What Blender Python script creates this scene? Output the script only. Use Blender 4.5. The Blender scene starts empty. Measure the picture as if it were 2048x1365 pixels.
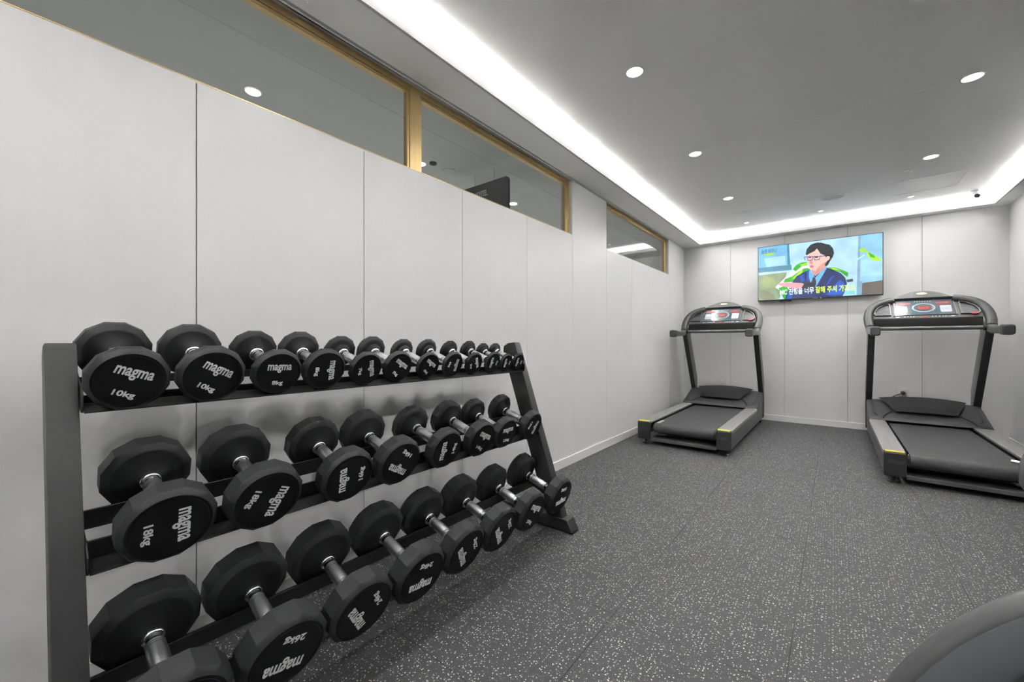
import bpy, bmesh, math, random
from mathutils import Vector, Matrix
random.seed(7)
SC = bpy.context.scene
COL = SC.collection
R = math.radians

# ------------------------------------------------------------------ camera
cam_d = bpy.data.cameras.new('camera'); cam = bpy.data.objects.new('camera', cam_d); COL.objects.link(cam)
cam.location = (0, 0, 1.0)
cam.rotation_euler = (R(90), 0, math.atan2(645, 811))
cam_d.sensor_width = 36; cam_d.lens = 811 / 2048 * 36
cam_d.shift_y = 1.5 / 2048
cam_d.clip_start = 0.02
SC.camera = cam

# ------------------------------------------------------------------ world, exposure, lamps
w = bpy.data.worlds.new('world'); SC.world = w; w.use_nodes = True
w.node_tree.nodes['Background'].inputs[0].default_value = (0.8, 0.85, 0.9, 1)
w.node_tree.nodes['Background'].inputs[1].default_value = 0.05
SC.view_settings.view_transform = 'Standard'; SC.view_settings.look = 'None'
SC.view_settings.gamma = 1; SC.view_settings.use_curve_mapping = False
SC.view_settings.exposure = 2.3

ROOM_L, ROOM_R, ROOM_B, ROOM_F = -1.688, 1.33, 6.085, -1.45
SOF, CEIL = 2.336, 2.45
IN_L, IN_R, IN_B, IN_F = -1.4466, 1.2105, 5.957, -1.32      # inner edges of the dropped border
COVE_W = 6.6      # watts per metre of the cove strips
DOWN_W = 1.1       # watts of a large downlight
def area(name, loc, rot, sx, sy, watts, color=(1, 1, 1), shape='RECTANGLE', spread=180):
    d = bpy.data.lights.new(name, 'AREA'); d.shape = shape; d.size = sx
    if shape in ('RECTANGLE', 'ELLIPSE'): d.size_y = sy
    d.energy = watts; d.color = color; d.spread = R(spread)
    o = bpy.data.objects.new(name, d); o.location = loc; o.rotation_euler = rot; COL.objects.link(o)
    return o
cy = (IN_B + IN_F) / 2; cx = (IN_L + IN_R) / 2; ly = IN_B - IN_F; lx = IN_R - IN_L
WARM = (1.0, 0.992, 0.985)
area('cove_light', (IN_L - 0.055, cy, 2.367), (R(180), 0, 0), 0.03, ly, COVE_W * ly, WARM, spread=142)
area('cove_light', (IN_R + 0.055, cy, 2.367), (R(180), 0, 0), 0.03, ly, COVE_W * ly, WARM, spread=142)
area('cove_light', (cx, IN_B + 0.055, 2.367), (R(180), 0, 0), lx, 0.03, COVE_W * lx, WARM, spread=142)
area('cove_light', (cx, IN_F - 0.055, 2.367), (R(180), 0, 0), lx, 0.03, COVE_W * lx, WARM, spread=142)
BIG_LIGHTS = [(-0.838, y) for y in (-0.3, 0.9, 2.11, 3.32, 4.555)] + [(0.59, y) for y in (-0.3, 0.9, 2.10, 3.30, 4.52)]
SMALL_LIGHTS = [(-0.837, 5.63), (-0.12, 5.63), (0.596, 5.63)]
for x, y in BIG_LIGHTS:
    area('downlight_lamp', (x, y, CEIL - 0.012), (0, 0, 0), 0.075, 0, DOWN_W, (1, 0.992, 0.982), 'DISK', 150)
for x, y in SMALL_LIGHTS:
    area('downlight_lamp', (x, y, CEIL - 0.012), (0, 0, 0), 0.04, 0, DOWN_W * .5, (1, 0.992, 0.982), 'DISK', 140)
area('corridor_fill', (-2.8, 2.6, 0.9), (R(180), 0, 0), 0.8, 7.0, 12.0, (1, 1, 0.98))  # added fill, unseen below the sill; brightens the corridor behind the glass

# ------------------------------------------------------------------ materials
def lin(c):
    return tuple(((v / 255) / 12.92 if v / 255 <= 0.04045 else ((v / 255 + 0.055) / 1.055) ** 2.4) for v in c)
def mat(name, rgb, rough=0.5, metal=0.0, spec=0.5, noise=0.0, nscale=40, bump=0.0, bscale=200, coat=0.0, stretch=None, emit=None, estr=0):
    m = bpy.data.materials.new(name); m.use_nodes = True
    nt = m.node_tree; b = nt.nodes['Principled BSDF']
    b.inputs['Roughness'].default_value = rough; b.inputs['Metallic'].default_value = metal
    b.inputs['Specular IOR Level'].default_value = spec; b.inputs['Coat Weight'].default_value = coat
    c = (*rgb, 1)
    tc = nt.nodes.new('ShaderNodeTexCoord'); mp = nt.nodes.new('ShaderNodeMapping')
    nt.links.new(tc.outputs['Object'], mp.inputs[0])
    if stretch: mp.inputs['Scale'].default_value = stretch
    n = nt.nodes.new('ShaderNodeTexNoise'); n.inputs['Scale'].default_value = nscale; n.inputs['Detail'].default_value = 4
    nt.links.new(mp.outputs[0], n.inputs['Vector'])
    mx = nt.nodes.new('ShaderNodeMix'); mx.data_type = 'RGBA'
    mx.inputs[6].default_value = tuple(v * (1 - noise) for v in rgb) + (1,)
    mx.inputs[7].default_value = tuple(min(1, v * (1 + noise)) for v in rgb) + (1,)
    nt.links.new(n.outputs['Fac'], mx.inputs[0]); nt.links.new(mx.outputs[2], b.inputs['Base Color'])
    if bump:
        n2 = nt.nodes.new('ShaderNodeTexNoise'); n2.inputs['Scale'].default_value = bscale; n2.inputs['Detail'].default_value = 3
        nt.links.new(mp.outputs[0], n2.inputs['Vector'])
        bp = nt.nodes.new('ShaderNodeBump'); bp.inputs['Strength'].default_value = bump; bp.inputs['Distance'].default_value = 0.002
        nt.links.new(n2.outputs['Fac'], bp.inputs['Height']); nt.links.new(bp.outputs[0], b.inputs['Normal'])
    if emit:
        b.inputs['Emission Color'].default_value = (*emit, 1); b.inputs['Emission Strength'].default_value = estr
    return m
M = {}
M['wall'] = mat('white_wall_panel', (0.78, 0.779, 0.777), 0.33, spec=0.35, noise=0.012, nscale=3, bump=0.10, bscale=60, stretch=(14, 14, 0.9))
M['groove'] = mat('panel_groove', (0.30, 0.295, 0.285), 0.7)
M['white'] = mat('white_paint', (0.80, 0.795, 0.785), 0.45, noise=0.01)
M['ceil'] = mat('ceiling_wallpaper', (0.94, 0.935, 0.925), 0.8, spec=0.2, noise=0.05, nscale=260, bump=0.25, bscale=420)
M['soffit'] = mat('soffit_paint', (0.92, 0.92, 0.91), 0.6, spec=0.3, noise=0.01)
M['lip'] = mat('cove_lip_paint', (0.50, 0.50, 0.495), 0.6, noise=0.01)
M['gold'] = mat('brushed_gold', (0.60, 0.44, 0.22), 0.40, 0.9, noise=0.05)
M['rubber'] = mat('black_urethane', (0.019, 0.0195, 0.021), 0.50, spec=0.35, noise=0.30, nscale=22, bump=0.05, bscale=300)
M['cap'] = mat('black_end_cap', (0.004, 0.004, 0.0045), 0.6, spec=0.2, noise=0.2)
M['inner_shade'] = mat('shaded_inner_face', (0.008, 0.008, 0.009), 0.5, spec=0.35, noise=0.2)  # darker copy of the urethane; shade on the inner faces is painted in
M['letter'] = mat('light_grey_lettering', (0.80, 0.80, 0.80), 0.5)
M['chrome'] = mat('chrome', (0.88, 0.89, 0.90), 0.16, 1.0)
M['barrel'] = mat('satin_chrome_grip', (0.86, 0.87, 0.89), 0.30, 1.0)
M['dark_chrome'] = mat('dark_chrome_neck', (0.06, 0.062, 0.068), 0.25, 1.0)
M['rack'] = mat('rack_powder_coat', (0.030, 0.030, 0.030), 0.45, spec=0.35, noise=0.1, bump=0.15, bscale=900)
M['rail'] = mat('black_steel_rail', (0.012, 0.012, 0.012), 0.38, spec=0.5, noise=0.3, nscale=15)
M['plastic'] = mat('dark_grey_plastic', (0.055, 0.055, 0.057), 0.40, spec=0.5, noise=0.05, bump=0.06, bscale=900)
M['plastic_d'] = mat('black_plastic', (0.014, 0.014, 0.015), 0.38, noise=0.1)
M['plastic_k'] = mat('matt_black_panel', (0.006, 0.006, 0.006), 0.6, spec=0.2)
M['plastic_p'] = mat('charcoal_end_plastic', (0.028, 0.028, 0.029), 0.42, spec=0.45)
M['metal_paint'] = mat('graphite_metal_paint', (0.13, 0.13, 0.128), 0.38, 0.5, noise=0.04)
M['alu'] = mat('grey_aluminium', (0.44, 0.435, 0.43), 0.42, 0.75, noise=0.06, nscale=30, stretch=(20, 0.6, 1))
M['belt'] = mat('running_belt', (0.052, 0.052, 0.053), 0.55, spec=0.35, noise=0.12, nscale=60, bump=0.15, bscale=700)
M['yellow'] = mat('yellow_line', (0.75, 0.62, 0.08), 0.5)
M['red'] = mat('red_plastic', (0.55, 0.02, 0.02), 0.4)
M['blue'] = mat('blue_print', (0.10, 0.30, 0.55), 0.4)
M['sticker'] = mat('white_sticker', (0.55, 0.56, 0.58), 0.45)
M['panelface'] = mat('glossy_display_face', (0.085, 0.115, 0.14), 0.16, spec=0.6, coat=0.6, noise=0.1)
M['ringblue'] = mat('gauge_ring', (0.30, 0.42, 0.52), 0.3)
M['led'] = mat('red_led_digits', (0.3, 0.0, 0.0), 0.4, emit=(1.0, 0.09, 0.06), estr=.2)
M['led_window'] = mat('dark_led_window', (0.05, 0.008, 0.008), 0.3, emit=(0.5, 0.02, 0.015), estr=.045)
M['greenprint'] = mat('green_print', (0.30, 0.48, 0.40), 0.4)
M['emblem'] = mat('gold_emblem', (0.85, 0.62, 0.25), 0.25, 1.0)
M['bezel'] = mat('tv_bezel', (0.012, 0.012, 0.014), 0.3)
M['bezel_edge'] = mat('tv_side', (0.02, 0.02, 0.022), 0.35)
M['lamp_on'] = mat('lit_downlight', (0.9, 0.9, 0.9), 0.5, emit=(1.0, 0.985, 0.95), estr=1.4)
M['led_strip'] = mat('lit_strip', (0.9, 0.9, 0.9), 0.5, emit=(1.0, 0.985, 0.95), estr=.6)
M['grille'] = mat('speaker_grille', (0.62, 0.62, 0.61), 0.6)
M['lens'] = mat('dark_lens', (0.06, 0.06, 0.065), 0.15)
M['corr'] = mat('corridor_paint', (0.62, 0.62, 0.61), 0.7, spec=0.2)
M['sign'] = mat('dark_sign_board', (0.055, 0.057, 0.06), 0.6)
M['vinyl'] = mat('grey_vinyl_plastic', (0.070, 0.071, 0.073), 0.45, spec=0.45, noise=0.05, bump=0.08, bscale=500)
M['shell'] = mat('blue_grey_shell', (0.085, 0.092, 0.098), 0.42, spec=0.45, noise=0.04)
M['navyshell'] = mat('dark_blue_grey_recess', (0.02, 0.022, 0.028), 0.5)
M['socketface'] = mat('socket_white', (0.72, 0.72, 0.71), 0.35)

def glass_material():
    m = bpy.data.materials.new('grey_window_glass'); m.use_nodes = True
    nt = m.node_tree; nt.nodes.remove(nt.nodes['Principled BSDF']); out = nt.nodes['Material Output']
    tr = nt.nodes.new('ShaderNodeBsdfTransparent'); tr.inputs[0].default_value = (0.60, 0.61, 0.60, 1)
    gl = nt.nodes.new('ShaderNodeBsdfGlossy'); gl.inputs['Roughness'].default_value = 0.0; gl.inputs[0].default_value = (0.95, 0.96, 0.97, 1)
    fr = nt.nodes.new('ShaderNodeFresnel'); fr.inputs[0].default_value = 1.9
    mx = nt.nodes.new('ShaderNodeMixShader')
    geo = nt.nodes.new('ShaderNodeNewGeometry'); inv = nt.nodes.new('ShaderNodeMath'); inv.operation = 'SUBTRACT'; inv.inputs[0].default_value = 1.0
    mul = nt.nodes.new('ShaderNodeMath'); mul.operation = 'MULTIPLY'; nt.links.new(geo.outputs['Backfacing'], inv.inputs[1])
    nt.links.new(fr.outputs[0], mul.inputs[0]); nt.links.new(inv.outputs[0], mul.inputs[1]); nt.links.new(mul.outputs[0], mx.inputs[0]); nt.links.new(tr.outputs[0], mx.inputs[1]); nt.links.new(gl.outputs[0], mx.inputs[2])
    nt.links.new(mx.outputs[0], out.inputs[0])
    return m
M['glass'] = glass_material()

def floor_material():
    m = bpy.data.materials.new('speckled_rubber_floor'); m.use_nodes = True
    nt = m.node_tree; b = nt.nodes['Principled BSDF']; L = nt.links.new
    N = nt.nodes.new
    geo = N('ShaderNodeTexCoord')
    def math_(op, a=None, bb=None, c=None):
        n = N('ShaderNodeMath'); n.operation = op
        for i, v in enumerate((a, bb, c)):
            if v is None: continue
            if isinstance(v, (int, float)): n.inputs[i].default_value = v
            else: L(v, n.inputs[i])
        return n.outputs[0]
    # base with cloudy variation
    n1 = N('ShaderNodeTexNoise'); n1.inputs['Scale'].default_value = 2.2; n1.inputs['Detail'].default_value = 5; L(geo.outputs['Object'], n1.inputs['Vector'])
    n2 = N('ShaderNodeTexNoise'); n2.inputs['Scale'].default_value = 420; n2.inputs['Detail'].default_value = 2; L(geo.outputs['Object'], n2.inputs['Vector'])
    r1 = N('ShaderNodeMix'); r1.data_type = 'RGBA'; r1.inputs[6].default_value = (0.042, 0.043, 0.046, 1); r1.inputs[7].default_value = (0.060, 0.060, 0.061, 1)
    L(math_('ADD', math_('MULTIPLY', n1.outputs['Fac'], 0.6), math_('MULTIPLY', n2.outputs['Fac'], 0.4)), r1.inputs[0])
    # flecks: two sizes of jittered, irregular crumbs
    nw = N('ShaderNodeTexNoise'); nw.inputs['Scale'].default_value = 240; L(geo.outputs['Object'], nw.inputs['Vector'])
    wv = N('ShaderNodeVectorMath'); wv.operation = 'MULTIPLY_ADD'; L(nw.outputs['Color'], wv.inputs[0]); wv.inputs[1].default_value = (0.006, 0.006, 0.0); L(geo.outputs['Object'], wv.inputs[2])
    fl = []
    for sc, thr, keep in ((100, 0.175, 0.68), (170, 0.20, 0.75), (62, 0.125, 0.80)):
        v = N('ShaderNodeTexVoronoi'); v.voronoi_dimensions = '2D'; v.inputs['Scale'].default_value = sc; v.inputs['Randomness'].default_value = 1
        L(wv.outputs[0], v.inputs['Vector'])
        near = math_('LESS_THAN', v.outputs['Distance'], thr)
        sep = N('ShaderNodeSeparateColor'); L(v.outputs['Color'], sep.inputs[0])
        pick = math_('GREATER_THAN', sep.outputs[0], keep)
        fl.append((math_('MULTIPLY', near, pick), sep.outputs[1]))
    f = math_('MAXIMUM', math_('MAXIMUM', fl[0][0], math_('MULTIPLY', fl[1][0], 0.35)), fl[2][0])
    tone = N('ShaderNodeMix'); tone.data_type = 'RGBA'; tone.inputs[6].default_value = (0.36, 0.345, 0.31, 1); tone.inputs[7].default_value = (0.82, 0.82, 0.80, 1)
    L(fl[0][1], tone.inputs[0])
    r2 = N('ShaderNodeMix'); r2.data_type = 'RGBA'; L(f, r2.inputs[0]); L(r1.outputs[2], r2.inputs[6]); L(tone.outputs[2], r2.inputs[7])
    # tile joints
    sep = N('ShaderNodeSeparateXYZ'); L(geo.outputs['Object'], sep.inputs[0])
    def line(src, off, pitch, half):
        a = math_('DIVIDE', math_('SUBTRACT', src, off), pitch)
        fr = math_('FRACT', a)
        d = math_('MINIMUM', fr, math_('SUBTRACT', 1.0, fr))
        return math_('LESS_THAN', d, half / pitch)
    j = math_('MAXIMUM', line(sep.outputs[0], -0.112, 0.522, 0.0018), line(sep.outputs[1], 1.940, 0.545, 0.0018))
    nj = N('ShaderNodeTexNoise'); nj.inputs['Scale'].default_value = 3.0; L(geo.outputs['Object'], nj.inputs['Vector'])
    j = math_('MULTIPLY', j, math_('MULTIPLY_ADD', nj.outputs['Fac'], 3.2, -0.85))
    r3 = N('ShaderNodeMix'); r3.data_type = 'RGBA'; r3.clamp_factor = True; L(j, r3.inputs[0]); L(r2.outputs[2], r3.inputs[6]); r3.inputs[7].default_value = (0.008, 0.008, 0.008, 1)
    L(r3.outputs[2], b.inputs['Base Color'])
    b.inputs['Roughness'].default_value = 0.62; b.inputs['Specular IOR Level'].default_value = 0.45
    bp = N('ShaderNodeBump'); bp.inputs['Strength'].default_value = 0.35; bp.inputs['Distance'].default_value = 0.001
    L(n2.outputs['Fac'], bp.inputs['Height']); L(bp.outputs[0], b.inputs['Normal'])
    return m
M['floor'] = floor_material()

# ------------------------------------------------------------------ mesh helpers
def obj(name, bm, m, parent=None, angle=30, loc=None, rot=None, recalc=True):
    me = bpy.data.meshes.new(name)
    if recalc: bmesh.ops.recalc_face_normals(bm, faces=bm.faces[:])
    bm.to_mesh(me); bm.free()
    for mm in (m if isinstance(m, (list, tuple)) else [m]): me.materials.append(mm)
    for p in me.polygons: p.use_smooth = True
    try: me.set_sharp_from_angle(angle=R(angle))
    except Exception: pass
    o = bpy.data.objects.new(name, me); COL.objects.link(o)
    if parent: o.parent = parent
    if loc: o.location = loc
    if rot: o.rotation_euler = rot
    return o
def box(bm, x0, x1, y0, y1, z0, z1, bev=0, mi=0, seg=1):
    vs = [bm.verts.new(c) for c in ((x0, y0, z0), (x1, y0, z0), (x1, y1, z0), (x0, y1, z0), (x0, y0, z1), (x1, y0, z1), (x1, y1, z1), (x0, y1, z1))]
    fs = [bm.faces.new([vs[i] for i in q]) for q in ((0, 3, 2, 1), (4, 5, 6, 7), (0, 1, 5, 4), (1, 2, 6, 5), (2, 3, 7, 6), (3, 0, 4, 7))]
    for f in fs: f.material_index = mi
    if bev:
        es = list({e for f in fs for e in f.edges})
        r = bmesh.ops.bevel(bm, geom=es, offset=bev, segments=seg, affect='EDGES', profile=0.6)
        for f in r['faces']: f.material_index = mi
    return fs
def prism(bm, pts, axis, a0, a1, bev=0, mi=0, seg=1):
    """outline pts extruded along axis from a0 to a1. axis x: pts are (y,z); y: (x,z); z: (x,y)"""
    def P(p, a):
        return (a, p[0], p[1]) if axis == 'x' else ((p[0], a, p[1]) if axis == 'y' else (p[0], p[1], a))
    v0 = [bm.verts.new(P(p, a0)) for p in pts]; v1 = [bm.verts.new(P(p, a1)) for p in pts]
    fs = [bm.faces.new(v0[::-1]), bm.faces.new(v1)]
    n = len(pts)
    for i in range(n):
        fs.append(bm.faces.new([v0[i], v0[(i + 1) % n], v1[(i + 1) % n], v1[i]]))
    for f in fs: f.material_index = mi
    if bev:
        bmesh.ops.recalc_face_normals(bm, faces=fs)
        es = list({e for f in fs for e in f.edges})
        r = bmesh.ops.bevel(bm, geom=es, offset=bev, segments=seg, affect='EDGES', profile=0.6)
        for f in r['faces']: f.material_index = mi
    return fs
def rings(bm, loops, cap0=True, cap1=True, mi=0):
    vs = [[bm.verts.new(p) for p in lp] for lp in loops]
    n = len(vs[0]); out = []
    for a, b in zip(vs, vs[1:]):
        for i in range(n):
            out.append(bm.faces.new([a[i], a[(i + 1) % n], b[(i + 1) % n], b[i]]))
    if cap0: out.append(bm.faces.new(vs[0][::-1]))
    if cap1: out.append(bm.faces.new(vs[-1]))
    for f in out: f.material_index = mi
    return out
def lathe(bm, prof, axis='x', n=32, mi=0, cap=True, c=(0, 0, 0)):
    lp = []
    for a, r in prof:
        l = []
        for i in range(n):
            t = 2 * math.pi * i / n; u, v = max(r, 1e-5) * math.cos(t), max(r, 1e-5) * math.sin(t)
            p = (a, u, v) if axis == 'x' else ((u, a, v) if axis == 'y' else (u, v, a))
            l.append((p[0] + c[0], p[1] + c[1], p[2] + c[2]))
        lp.append(l)
    return rings(bm, lp, cap, cap, mi)
def sweep(bm, path, w, h, n=16, sq=2.6, up=Vector((0, 0, 1)), mi=0, cap=True):
    """superellipse section of half sizes w (sideways) and h (along up-ish) swept along the path"""
    pts = [Vector(p) for p in path]; lp = []
    for i, p in enumerate(pts):
        t = (pts[min(i + 1, len(pts) - 1)] - pts[max(i - 1, 0)]).normalized()
        s = t.cross(up).normalized(); u = s.cross(t).normalized()
        ww = w[i] if isinstance(w, (list, tuple)) else w; hh = h[i] if isinstance(h, (list, tuple)) else h
        l = []
        for k in range(n):
            a = 2 * math.pi * k / n; ca, sa = math.cos(a), math.sin(a)
            l.append(p + s * (ww * math.copysign(abs(ca) ** (2 / sq), ca)) + u * (hh * math.copysign(abs(sa) ** (2 / sq), sa)))
        lp.append(l)
    return rings(bm, lp, cap, cap, mi)
def tube(bm, path, r, n=12, mi=0):
    pts = [Vector(p) for p in path]
    d = (pts[-1] - pts[0]).normalized()
    up = Vector((0, 0, 1)) if abs(d.z) < 0.9 else Vector((1, 0, 0))
    return sweep(bm, path, r, r, n, 2.0, up, mi)
def smooth(pts, k=4):
    """Catmull-Rom resampling of a polyline"""
    P = [Vector(p) for p in pts]; P = [2 * P[0] - P[1]] + P + [2 * P[-1] - P[-2]]; out = []
    for i in range(1, len(P) - 2):
        for j in range(k):
            t = j / k
            out.append(0.5 * ((2 * P[i]) + (-P[i - 1] + P[i + 1]) * t + (2 * P[i - 1] - 5 * P[i] + 4 * P[i + 1] - P[i + 2]) * t * t + (-P[i - 1] + 3 * P[i] - 3 * P[i + 1] + P[i + 2]) * t ** 3))
    out.append(P[-2]); return out
def tag(o, label, cat, group=None):
    o['label'] = label; o['category'] = cat
    if group: o['group'] = group
    return o
def thing(name, label, cat, loc=(0, 0, 0), rot=(0, 0, 0), group=None):
    o = bpy.data.objects.new(name, None); o.empty_display_size = 0.1; COL.objects.link(o)
    o.location = loc; o.rotation_euler = rot
    return tag(o, label, cat, group)
def struct(o): o['kind'] = 'structure'; return o
def BM(): return bmesh.new()
_txt = {}
def text_mesh(s, size=1.0, offset=0.0, sx=1.0, extrude=0.0, shear=0.0, align='CENTER', spacing=1.0):
    key = (s, size, offset, sx, extrude, shear, align, spacing)
    if key in _txt: return _txt[key]
    cu = bpy.data.curves.new('lettering', 'FONT'); cu.body = s; cu.size = size; cu.offset = offset; cu.extrude = extrude
    cu.shear = shear; cu.align_x = align; cu.space_character = spacing; cu.resolution_u = 3
    o = bpy.data.objects.new('lettering', cu); COL.objects.link(o)
    dg = bpy.context.evaluated_depsgraph_get(); dg.update()
    me = bpy.data.meshes.new_from_object(o.evaluated_get(dg))
    bpy.data.objects.remove(o); bpy.data.curves.remove(cu)
    for v in me.vertices: v.co.x *= sx
    me.materials.clear(); _txt[key] = me
    return me
def copy_tree(o, parent=None):
    c = o.copy(); COL.objects.link(c); c.parent = parent
    for ch in o.children: copy_tree(ch, c)
    return c

# ================================================================== ROOM
bm = BM(); box(bm, ROOM_L - 2.3, ROOM_R + .1, ROOM_F - .1, ROOM_B + .9, -0.05, 0); struct(obj('floor', bm, M['floor']))
SILL = 1.881
def panels_wall(name, axis, pos, depth_dir, joints, spans, gap=0.0035):
    """joints: coordinates of panel joints; spans: list of (a0,a1,z0,z1) solid rectangles, each cut at the joints"""
    bm = BM()
    for a0, a1, z0, z1 in spans:
        cuts = [a0] + [j for j in joints if a0 + .02 < j < a1 - .02] + [a1]
        for c0, c1 in zip(cuts, cuts[1:]):
            g0 = gap / 2 if c0 != a0 or c0 in joints else 0
            g1 = gap / 2 if c1 != a1 or c1 in joints else 0
            p0, p1 = sorted((pos, pos + depth_dir * 0.008))
            if axis == 'x': box(bm, p0, p1, c0 + g0, c1 - g1, z0, z1, 0.0008)
            else: box(bm, c0 + g0, c1 - g1, p0, p1, z0, z1, 0.0008)
        q0, q1 = sorted((pos + depth_dir * 0.008, pos + depth_dir * 0.03))
        if axis == 'x': box(bm, q0, q1, a0, a1, z0, z1, mi=1)
        else: box(bm, a0, a1, q0, q1, z0, z1, mi=1)
    return struct(obj(name, bm, [M['wall'], M['groove']]))
jl = [-1.45 + 0, -0.85, -0.22, 0.409, 1.033, 1.661, 2.291, 2.923, 3.556, 4.176, 4.814, 5.45]
W1, W2, W3, W4 = -1.1, 2.923, 3.556, 5.395
panels_wall('wall_left', 'x', ROOM_L, -1, jl, [(ROOM_F, W1, 0, SOF), (W1, W2, 0, SILL), (W2, W3, 0, SOF), (W3, W4, 0, SILL - .006), (W4, ROOM_B, 0, SOF)])
panels_wall('wall_back', 'y', ROOM_B, 1, [-1.092, -0.489, 0.118, 0.728], [(ROOM_L, ROOM_R, 0, SOF)])
panels_wall('wall_right', 'x', ROOM_R, 1, [5.46, 4.84, 4.22, 3.60, 2.98, 2.36, 1.74, 1.12, 0.5, -0.12, -0.74], [(ROOM_F, ROOM_B, 0, SOF)])
panels_wall('wall_front', 'y', ROOM_F, -1, [-1.09, -0.49, 0.12, 0.73], [(ROOM_L, ROOM_R, 0, SOF)])
# baseboards
def baseboard(name, rect):
    bm = BM(); box(bm, *rect, 0, 0.072, 0.002); struct(obj(name, bm, M['white']))
baseboard('baseboard_left', (ROOM_L, ROOM_L + .010, ROOM_F, ROOM_B))
baseboard('baseboard_back', (ROOM_L + .010, ROOM_R - .010, ROOM_B - .010, ROOM_B))
baseboard('baseboard_right', (ROOM_R - .010, ROOM_R, ROOM_F, ROOM_B))
# ceiling slab and the dropped border with its upstand lip
bm = BM(); box(bm, ROOM_L - .02, ROOM_R + .02, ROOM_F - .02, ROOM_B + .02, CEIL, CEIL + .04)
for yy in (5.13, 3.30):   # shallow board joints
    box(bm, IN_L + .02, 0.44, yy, yy + .005, CEIL - .0015, CEIL + .001)
struct(obj('ceiling', bm, M['ceil']))
def border(name, outer, inner_edge, side):
    bm = BM(); o = outer
    box(bm, *o, SOF, SOF + .012)
    struct(obj(name, bm, M['soffit'])); return
LIP = 2.386
t = .014
bm = BM()
box(bm, ROOM_L - .004, IN_L - t, ROOM_F, ROOM_B, SOF, SOF + .014)
box(bm, IN_R + t, ROOM_R + .004, ROOM_F, ROOM_B, SOF, SOF + .014)
box(bm, IN_L - t, IN_R + t, IN_B + t, ROOM_B + .004, SOF, SOF + .014)
box(bm, IN_L - t, IN_R + t, ROOM_F - .004, IN_F - t, SOF, SOF + .014)
struct(obj('trim_1', bm, M['soffit']))
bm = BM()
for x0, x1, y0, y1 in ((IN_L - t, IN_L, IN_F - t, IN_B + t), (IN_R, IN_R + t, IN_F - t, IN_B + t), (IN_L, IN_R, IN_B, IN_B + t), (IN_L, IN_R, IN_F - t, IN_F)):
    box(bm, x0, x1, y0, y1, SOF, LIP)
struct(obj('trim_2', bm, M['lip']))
bm = BM()   # white shadow-line strip where the left wall meets the soffit
box(bm, ROOM_L, ROOM_L + .006, ROOM_F, ROOM_B, SOF - .010, SOF - .002)
struct(obj('trim_3', bm, M['white']))
# pocket sides above the border
bm = BM()
for x0, x1, y0, y1 in ((ROOM_L - .02, ROOM_L - .004, ROOM_F, ROOM_B), (ROOM_R + .004, ROOM_R + .02, ROOM_F, ROOM_B), (ROOM_L, ROOM_R, ROOM_B + .004, ROOM_B + .02), (ROOM_L, ROOM_R, ROOM_F - .02, ROOM_F - .004)):
    box(bm, x0, x1, y0, y1, SOF, CEIL)
struct(obj('trim_4', bm, M['white']))
# LED strips lying in the pocket
bm = BM()
for x0, x1, y0, y1 in ((IN_L - .061, IN_L - .049, IN_F, IN_B), (IN_R + .049, IN_R + .061, IN_F, IN_B), (IN_L, IN_R, IN_B + .049, IN_B + .061), (IN_L, IN_R, IN_F - .061, IN_F - .049)):
    box(bm, x0, x1, y0, y1, SOF + .014, SOF + .033)
struct(obj('trim_5', bm, M['led_strip']))

# windows in the left wall: gold frame, pane; reveal
def window(name, y0, y1, z0, post_left=False, post_right=False):
    bm = BM(); X0, X1 = ROOM_L - .075, ROOM_L - .031
    f = .034; zt = SOF - .002
    # outer frame
    box(bm, X0, X1, y0, y0 + f, z0, zt, .0015); box(bm, X0, X1, y1 - f, y1, z0, zt, .0015)
    box(bm, X0, X1, y0 + f, y1 - f, zt - .030, zt, .0015); box(bm, X0, X1, y0 + f, y1 - f, z0, z0 + .014, .0015)
    # inner bead
    b0, b1 = ROOM_L - .068, ROOM_L - .036; g = .014
    ya, yb, za, zb = y0 + f, y1 - f, z0 + .014, zt - .030
    box(bm, b0, b1, ya, ya + g, za, zb, .002); box(bm, b0, b1, yb - g, yb, za, zb, .002)
    box(bm, b0, b1, ya + g, yb - g, zb - g, zb, .002); box(bm, b0, b1, ya + g, yb - g, za, za + .006, .002)
    fr = struct(obj(name, bm, M['gold']))
    bm = BM(); box(bm, ROOM_L - .046, ROOM_L - .042, ya + .004, yb - .004, za + .002, zb - .004)
    obj('pane', bm, M['glass'], fr)
    return fr
window('window_1', W1 + .003, 1.348, SILL)
window('window_2', 1.346, W2 - .003, SILL)
window('window_3', W3 + .003, W4 - .003, SILL - .006)
bm = BM()   # reveal linings of the two openings and the thin sill edging
for a, b, s in ((W1, W2, SILL), (W3, W4, SILL - .006)):
    for ya, yb in ((a, a + .003), (b - .003, b)): box(bm, ROOM_L - .11, ROOM_L - .001, ya, yb, s, SOF)
    box(bm, ROOM_L - .11, ROOM_L - .001, a, b, s - .006, s)
    box(bm, ROOM_L - .11, ROOM_L - .001, a, b, SOF, SOF + .004)
struct(obj('trim_6', bm, M['white']))
bm = BM()
for a, b, s in ((W1, W2, SILL), (W3, W4, SILL - .006)): box(bm, ROOM_L - .006, ROOM_L + .0008, a, b, s, s + .0035)
struct(obj('trim_7', bm, M['gold']))
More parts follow.
